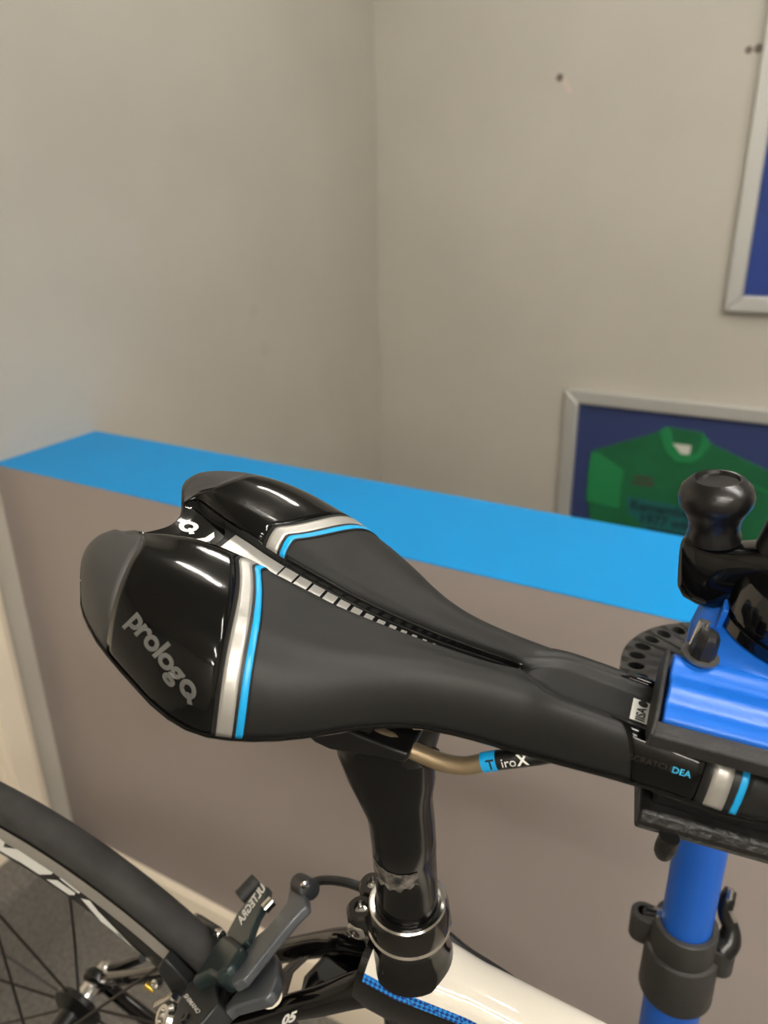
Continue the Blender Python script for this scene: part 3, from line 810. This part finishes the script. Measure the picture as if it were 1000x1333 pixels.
# ---- rear brake caliper
TG = Vector((-.77, 0, .63)).normalized()
P0 = mm(95, 0, -315)
def bk(px, py, off): return bpixp(px, py, P0+TG*(off*.001), TG)
def brk_poly(name, pts, off, th, m, parent, bev=.0014):
    return extrude_poly(name, [bk(a, b, off) for a, b in pts], TG*(-th*.001), m, parent, bev=bev)
cal = brk_poly('brake_caliper', [(246, 1278), (272, 1264), (280, 1272), (284, 1304), (264, 1328), (240, 1348), (222, 1332), (231, 1306)], 50, 14, M_bblack, bike)
cal['label'] = 'dark grey rear brake caliper'
brk_poly('caliper_arm', [(292, 1214), (304, 1221), (316, 1231), (297, 1258), (280, 1272), (270, 1266), (246, 1279), (268, 1245), (280, 1228)], 58, 15, M_bgreen, cal, .003)
brk_poly('caliper_arm', [(296, 1258), (302, 1283), (316, 1275), (352, 1230), (380, 1196), (398, 1178), (397, 1166), (386, 1146), (378, 1150), (375, 1162), (372, 1176), (348, 1206), (312, 1236)], 52, 6, M_bgrey, cal, .0014)
brk_poly('caliper_arm', [(276, 1332), (284, 1320), (298, 1303), (340, 1250), (352, 1234), (358, 1244), (361, 1270), (353, 1290), (344, 1300), (322, 1306), (300, 1312)], 43, 7, M_bgrey, cal, .0014)
brk_poly('caliper_plate', [(309, 1188), (340, 1150), (349, 1154), (346, 1172), (334, 1192), (322, 1224), (313, 1231), (294, 1216)], 56, 5, M_bgreen, cal, .001)
brk_poly('caliper_boss', [(282, 1272), (300, 1256), (318, 1276), (300, 1300), (284, 1304)], 38, 18, M_blackm, cal, .002)
tA = lambda u, v, h: bk(346-u*.560-v*.76, 1157+u*.83-v*.66, 56.5)
text('caliper_print', 'ULTEGRA', tA, M_wprint, cal, 13.0, shear=-.25, bold=.35, sp=1.02)
tB = lambda u, v, h: bk(238.5+u*.62+v*1.1, 1296.5+u*.79-v*.72, 50.6)
text('caliper_print', 'SHIMANO', tB, M_wprint, cal, 6.6, bold=.12, sp=1.0)
def rod(name, p, q, r, m, parent, seg=14): return tube(name, [p, p+(q-p)*.03, q-(q-p)*.03, q], [r*.75, r, r, r*.75], m, parent, seg)
rod('barrel_adjuster', bk(313, 1170, 54), bk(336, 1146, 54), .0058, M_rubber, cal, 18)
rod('cable_anchor', bk(344, 1184, 54), bk(355, 1172, 54), .0034, M_chrome, cal)
rod('pivot_pin', bk(258, 1196, 54), bk(286, 1214, 54), .0030, M_bblack, cal)
rod('pivot_tip', bk(255, 1194, 54), bk(259, 1197, 54), .0028, M_chrome, cal)
rod('pivot_tip', bk(284, 1214, 54), bk(289, 1218, 54), .0030, M_chrome, cal)
rod('cable_clamp', bk(390, 1150, 51), bk(404, 1158, 51), .0062, M_bblack, cal, 16)
rod('clamp_screw', bk(395, 1153, 56), bk(399, 1151, 57), .0020, M_chrome, cal)
revolve('caliper_bolt', bk(216, 1324, 48), TG*.8+Vector((-.1, -.6, .2)), [(.0078, -.004), (.0080, 0), (.0062, .0028), (.0040, .0030), (.0036, .001), (0, .001)], M_chrome, cal, 20)
revolve('caliper_bolt', bk(241, 1325, 50.5), TG, [(.003, -.002), (.003, .001), (.0016, .001), (0, 0)], M_blackm, cal, 12)
revolve('caliper_washer', bk(352, 1296, 34), Vector((.5, -.5, .4)), [(.003, 0), (.0062, 0), (.0062, .002), (.003, .002)], M_cream, cal, 18)
# brake pads on both sides of the rim
extrude_poly('brake_pad', [bpix(a, b, -20) for a, b in [(203, 1262), (213, 1249), (246, 1283), (238, 1300), (222, 1292)]], (0, .008, 0), M_bblack, cal, bev=.0016)
revolve('pad_bolt', bpix(204, 1281, -24), (-.3, -.8, .5), [(.0032, -.002), (.0032, .002), (.0016, .003), (0, .002)], M_chrome, cal, 12)
rod('pad_pin', bpix(190, 1281, -22), bpix(201, 1289, -22), .0024, M_gold, cal)
rod('pad_spring', bpix(205, 1310, -28), bpix(228, 1296, -28), .0030, M_chrome, cal)
# brake cable from the caliper around the post and under the top tube
hp = [bk(398, 1152, 51), bpix(420, 1146, 34), bpix(448, 1148, 33), bpix(476, 1158, 33), bpix(520, 1182, 32), bpix(575, 1213, 30), bpix(610, 1240, 28), bpix(660, 1272, 26), bpix(720, 1315, 24)]
tube('brake_cable', hp, .0027, M_hose, cal, 10, smoothn=6)

# ------------------------------------------------------------------ repair stand
pw = at_depth(909, 1120, .53)
SB = Vector((pw.x, pw.y, 0))
stand = empty('repair_stand', SB); tag(stand, 'blue bicycle repair stand gripping the saddle nose', 'repair stand')
def bs(x, y, z): return (BM @ mm(x, y, z))-SB       # bike mm -> stand-local
def bdir(v): return BW @ Vector(v)
zp = lambda px, py: at_depth(px, py, .53).z
zc1 = zp(885, 1240)                                     # top of the lower collar
inner_top = CAMH-.20
post_s = tube('post', [Vector((0, 0, zc1-.08)), Vector((0, 0, inner_top))], .0172, M_pblue, stand, 32)
tube('outer_post', [Vector((0, 0, .12)), Vector((0, 0, zc1-.045))], .0205, M_pblue, post_s, 32)
revolve('collar', Vector((0, 0, zc1)), (0, 0, 1), [(.0176, -.002), (.0180, .0), (.0212, .0), (.0220, -.001), (.0224, -.024), (.0250, -.0245), (.0256, -.026), (.0262, -.066), (.0250, -.068), (.0205, -.068)], M_plast, post_s, 40)
wx = Vector((1, -.03, 0)).normalized()
wy_ = Vector((-wx.y, wx.x, 0))
for sd, off in ((-1, .030), (1, .0255)):
    c0 = wx*sd*off+wy_*.006
    P = []
    for k in range(13):
        a = math.radians(-90+180*k/12); P.append(c0+wx*sd*(.0092*math.cos(a))+wy_*(.0092*math.sin(a)))
    P = [wx*sd*.014+wy_*-.0032]+P+[wx*sd*.014+wy_*.0152]
    P = [p+Vector((0, 0, zc1-.013)) for p in P]
    extrude_poly('collar_lug', P, (0, 0, -.024), M_plast, post_s, bev=.0015)
    revolve('lug_hole', c0+Vector((0, 0, zc1-.0128)), (0, 0, 1), [(.0046, 0), (.0042, .0004), (0, .0004)], mat('hole_black', (3, 3, 3), .95, spec=.05), post_s, 18)
# quick release lever and bolt
def ad(px, py, d): return at_depth(px, py, d)-SB
tube('quick_release_lever', [ad(938, 1236, .55), ad(949, 1224, .55), ad(951, 1206, .55), ad(944, 1190, .55), ad(946, 1172, .55), ad(952, 1158, .55)], [.010, .0085, .006, .005, .0058, .004], M_blackm, post_s, 12, smoothn=5)
tube('lever_tip', [ad(950, 1170, .543), ad(952, 1157, .543)], .0022, M_chrome, post_s, 10)
tube('lever_tip', [ad(951, 1188, .543), ad(957, 1200, .543)], .0016, M_chrome, post_s, 10)
tube('adjuster_nut', [ad(852, 1189, .56), ad(864, 1192, .56)], .0046, M_chrome, post_s, 18)
tube('adjuster_bolt', [ad(839, 1186, .56), ad(853, 1189, .56)], .0028, M_blackm, post_s, 10)
# tripod
revolve('tripod_hub', Vector((0, 0, .16)), (0, 0, 1), [(.0206, 0), (.030, 0), (.032, .02), (.032, .06), (.028, .08), (.0206, .08)], M_plast, stand, 32)
for k in range(3):
    a = math.radians(100+120*k)
    tube('leg', [Vector((.028*math.cos(a), .028*math.sin(a), .2)), Vector((.36*math.cos(a), .36*math.sin(a), .016))], .012, M_pblue, stand, 16)
    revolve('foot', Vector((.36*math.cos(a), .36*math.sin(a), 0)), (0, 0, 1), [(.016, 0), (.019, .01), (.016, .028), (0, .03)], M_rubber, stand, 16)
# tool tray ring with holes
tz = CAMH-.277
def tray():
    seg = 44; a0, a1 = math.radians(110), math.radians(290); ro, ri, th = .066, .030, .017
    e_ = []
    bm = bmesh.new()
    # outline ring sector with five round holes, built as a grid of quads around the holes
    holes = [math.radians(108+12.5*k) for k in range(15)]
    V = []; Fc = []
    nh = len(holes)
    da = math.radians(12.5); hr = .0052; rm = .0565
    segs = 16
    top = []
    def P(r, a, z): return Vector((r*math.cos(a), r*math.sin(a), z))
    for hz, flip in ((tz, 0), (tz-th, 1)):
        for ha in holes:
            sq = []
            # square cell border sampled at 16 points matched to circle
            for k in range(segs):
                t = 2*math.pi*k/segs; cxx, cyy = math.cos(t), math.sin(t)
                m_ = max(abs(cxx), abs(cyy)); ex, ey = cxx/m_, cyy/m_
                r = (ro+ri)/2+ex*(ro-ri)/2; a = ha+ey*da/2
                sq.append(P(r, a, hz))
            ci = []
            for k in range(segs):
                t = 2*math.pi*k/segs
                r = rm+hr*math.cos(t); a = ha+hr*.8*math.sin(t)/rm
                ci.append(P(r, a, hz))
            b = len(V); V += sq+ci
            for k in range(segs):
                q = (k+1) % segs; Fc.append((b+k, b+q, b+segs+q, b+segs+k))
            top.append((b, ha, flip))
    # hole walls and side walls
    n = len(holes)
    for i in range(n):
        bt, bb = top[i][0], top[n+i][0]
        for k in range(segs):
            q = (k+1) % segs
            Fc.append((bt+segs+k, bt+segs+q, bb+segs+q, bb+segs+k))
            Fc.append((bt+k, bt+q, bb+q, bb+k))
    o = obj('tool_tray', V, Fc, M_plast, stand, sharp=30)
    # drop the inner partition walls shared by two cells
    bm.from_mesh(o.data); bmesh.ops.remove_doubles(bm, verts=bm.verts, dist=1e-5)
    bad = [f for f in bm.faces if False]
    bm.to_mesh(o.data); bm.free()
    return o
tr = tray()
tube('tray_neck', [Vector((0, 0, tz-.022)), Vector((0, 0, tz+.004))], .031, M_plast, tr, 32)

# clamp head, laid out along the saddle nose
head = empty('clamp_anchor') if False else None
A = Vector((1, .17, 0)).normalized(); B = Vector((-A.y, A.x, 0))
J0 = Vector((226, -5, 0))
def jl(a, b, z): 
    p = J0+A*a+B*b; return bs(p.x, p.y, z)
def loft_ab(name, prof, a0, a1, m, parent, n=2, bev=0., skew=0.):
    """prof: outline in (b, z); swept along the jaw axis"""
    V = []; N = len(prof); Fc = []
    for i in range(n+1):
        a = a0+(a1-a0)*i/n
        for b, z in prof: V.append(jl(a+skew*b, b, z))
    for i in range(n):
        for k in range(N): Fc.append((i*N+k, i*N+(k+1) % N, (i+1)*N+(k+1) % N, (i+1)*N+k))
    Fc += [tuple(range(N)), tuple(n*N+k for k in range(N))]
    o = obj(name, V, Fc, m, parent, sharp=30)
    if bev: bevel_obj(o, bev, 2, 30)
    return o
# blue upper jaw shell with rolled grooves
sp = []
for k in range(41):
    t = k/40; b = -17+37*t; z = 13.2+1.2*math.sin(t*math.pi*1.0)
    z += 1.5*math.exp(-((t-.40)/.10)**2)-1.0*math.exp(-((t-.22)/.07)**2)-.7*math.exp(-((t-.62)/.06)**2)+1.6*math.exp(-((t-.86)/.09)**2)
    sp.append((b, z))
shell = loft_ab('clamp_jaw_shell', sp+[(20, 7), (-17, 7)], 1.6, 95, M_cblue, stand, 12, .0008, .17)
shell['label'] = 'blue enamelled upper jaw'
loft_ab('jaw_rubber', [(-23, 10.2), (-16.5, 11.4), (-16.5, 7.5), (19, 7.5), (19, 2), (14, -1.0), (5, -1.6), (-5, -1.6), (-12, -1.0), (-17, 2), (-22.5, 4.2)], -1.0, 95, M_rubber, shell, 6, .0008, .17)['label'] = 'black rubber liner of the upper jaw'
loft_ab('jaw_end_plate', [(-23, 10.4), (-17, 14.4), (18, 16.5), (20, 15), (20, 4), (-22.8, 4.5)], -1.4, .2, M_rubber, shell, 1, .0006, .17)
# lower jaw
lj = loft_ab('lower_jaw', [(-17, -37), (-14.5, -32.5), (16, -31.5), (18, -36), (16, -42), (-15, -42)], 5.5, 100, M_brub, stand, 8, .0012, .05)
lj['label'] = 'worn black rubber lower jaw'
loft_ab('jaw_pad', [(-10, -33), (-11, -28), (-9, -21.5), (12, -21.5), (14, -33)], 9, 95, M_blackm, lj, 6, .001, .05)
_pl = bpixz(868, 1099, -42)*1000
revolve('jaw_plug', bs(_pl.x, _pl.y, -41), bdir((0.05, 0, -1)), [(.0036, -.003), (.0038, .002), (.0036, .005), (.0026, .0072), (0, .0078)], M_brub, lj, 18)
# blue neck rising from the jaw to the screw
SC = Vector((268, 47, 0))                              # screw axis in bike mm
def sc_ring(r, z, dx=0, dy=0, sx=1., sy=1., seg=40):
    return [bs(SC.x+dx+r*sx*math.cos(2*math.pi*k/seg), SC.y+dy+r*sy*math.sin(2*math.pi*k/seg), z) for k in range(seg)]
V = []; Fc = []; sec = [(36, 3, 3, -12, 1.0, .9), (35, 8, 3, -11, 1, .9), (32, 11.5, 2, -8, 1, .95), (29, 14.5, 1, -3, 1, 1), (26.5, 16.5, 0, 0, 1, 1), (24, 17.5, 0, 0, 1, 1)]
for s_ in sec: V += sc_ring(*s_)
for i in range(len(sec)-1):
    for k in range(40): Fc.append((i*40+k, i*40+(k+1) % 40, (i+1)*40+(k+1) % 40, (i+1)*40+k))
Fc += [tuple(range(40)), tuple((len(sec)-1)*40+k for k in range(40))]
neck = obj('clamp_neck', V, Fc, M_cblue, stand)
# blue barrel behind, joining head and post
tube('clamp_barrel', [bs(282, 46, -4), bs(284, 70, -16), bs(292, 115, -60), Vector((0, 0, inner_top-.05))], [.026, .028, .026, .024], M_cblue, stand, 32, smoothn=6)
o = revolve('clamp_side', bs(247, 50, 2), bdir((-.15, 0, 1)), [(.0125, -.03), (.0130, -.008), (.0128, .006), (.011, .014), (.006, .019), (0, .020)], M_cblue, stand, 32)
box_ = extrude_poly('clamp_rib', [bs(241, 38, 4), bs(241, 38, 24), bs(241, 52, 28), bs(241, 52, 4)], bdir((.0022, 0, 0)), M_cblue, stand, bev=.0006)
# threaded cap under the crank
capp = [(.019, -.004), (.0262, -.004), (.0262, 0), (.0248, .0008), (.0248, .0022), (.0262, .003), (.0262, .0075), (.0248, .0083), (.0248, .0097), (.0262, .0105), (.0262, .020), (.024, .024), (.012, .026), (.012, .034), (0, .034)]
revolve('screw_cap', bs(SC.x, SC.y, 15), bdir((0, 0, 1)), capp, M_kgloss, neck, 48)
# crank arm with knob
KN = Vector((229.5, 55, 0))
d_ = (SC-KN); dl = d_.length; d_.normalize(); e_ = Vector((-d_.y, d_.x, 0))
def arm_ring(t, hw, z0, z1, n=24):
    c_ = KN+d_*t; out = []
    for k in range(n):
        a = 2*math.pi*k/n; p = 4.0; ca, sa = math.cos(a), math.sin(a)
        yy = hw*math.copysign(abs(ca)**(2/p), ca); zz = (z0+z1)/2+(z1-z0)/2*math.copysign(abs(sa)**(2/p), sa)
        q = c_+e_*yy; out.append(bs(q.x-.26*(zz-34), q.y, zz))
    return out
secs = [(-8.2, 5, 22, 38), (-7.6, 8, 19, 41), (-5.4, 9.2, 16.5, 42.8), (0, 9.8, 16, 43), (7, 9.8, 17, 43.5), (12, 9.2, 20, 45), (18, 9, 24, 48), (26, 9.5, 30, 52), (34, 10.5, 34, 56), (dl, 11, 36, 58), (dl+8, 10, 36, 58), (dl+13, 6, 38, 54)]
V = []; Fc = []
for s_ in secs: V += arm_ring(*s_)
for i in range(len(secs)-1):
    for k in range(24): Fc.append((i*24+k, i*24+(k+1) % 24, (i+1)*24+(k+1) % 24, (i+1)*24+k))
Fc += [tuple(range(24)), tuple((len(secs)-1)*24+k for k in range(24))]
crank = obj('crank_arm', V, Fc, M_kgloss, stand, sharp=60)
cc = KN+d_*(dl-4)
revolve('crank_hub', bs(cc.x-8, cc.y, 50), bdir((0, 0, 1)), [(.0125, 0), (.0120, .012), (.0095, .020), (.006, .0255), (0, .027)], M_knob, crank, 32)
kp = [(.0085, 0), (.0105, .001), (.0105, .0035), (.0098, .006), (.0100, .010), (.0118, .0145), (.0140, .018), (.0145, .0215), (.0135, .0255), (.0108, .0285), (.0092, .0296), (.0085, .0294), (.0080, .0280), (.0040, .0276), (0, .0278)]
revolve('knob', bs(KN.x+1, KN.y, 42.5), bdir((-.26, 0, .966)), [(r*.95, h*.90) for r, h in kp], M_knob, crank, 48)
# bolt with capped nut standing on the jaw
bb = bpixz(909, 858, 15)
bq = Vector((bb.x*1000, bb.y*1000, 15))
bolt = revolve('jaw_bolt', bs(bq.x, bq.y, 13), bdir((0, 0, 1)), [(.0050, 0), (.0050, .003), (.0046, .004)], M_bprint, shell, 20)
revolve('bolt_washer', bs(bq.x, bq.y, 16.6), bdir((0, 0, 1)), [(.0044, 0), (.0068, .0), (.0068, .0009), (.0044, .0009)], mat('washer_steel', (120, 118, 114), .35, .8), shell, 28)
revolve('bolt_nut', bs(bq.x+.3, bq.y, 17.4), bdir((0, 0, 1)), [(.0048, 0), (.0046, .004), (.0040, .0085), (.0032, .0100), (0, .0102)], M_brub, shell, 8)
tube('bolt_pin', [bs(bq.x-3.2, bq.y+2, 16), bs(bq.x-3.2, bq.y+2, 30)], .0014, M_chrome, shell, 10)
tube('bolt_pin', [bs(bq.x-1.4, bq.y+3, 16), bs(bq.x-1.4, bq.y+3, 29.5)], .0011, M_chrome, shell, 10)
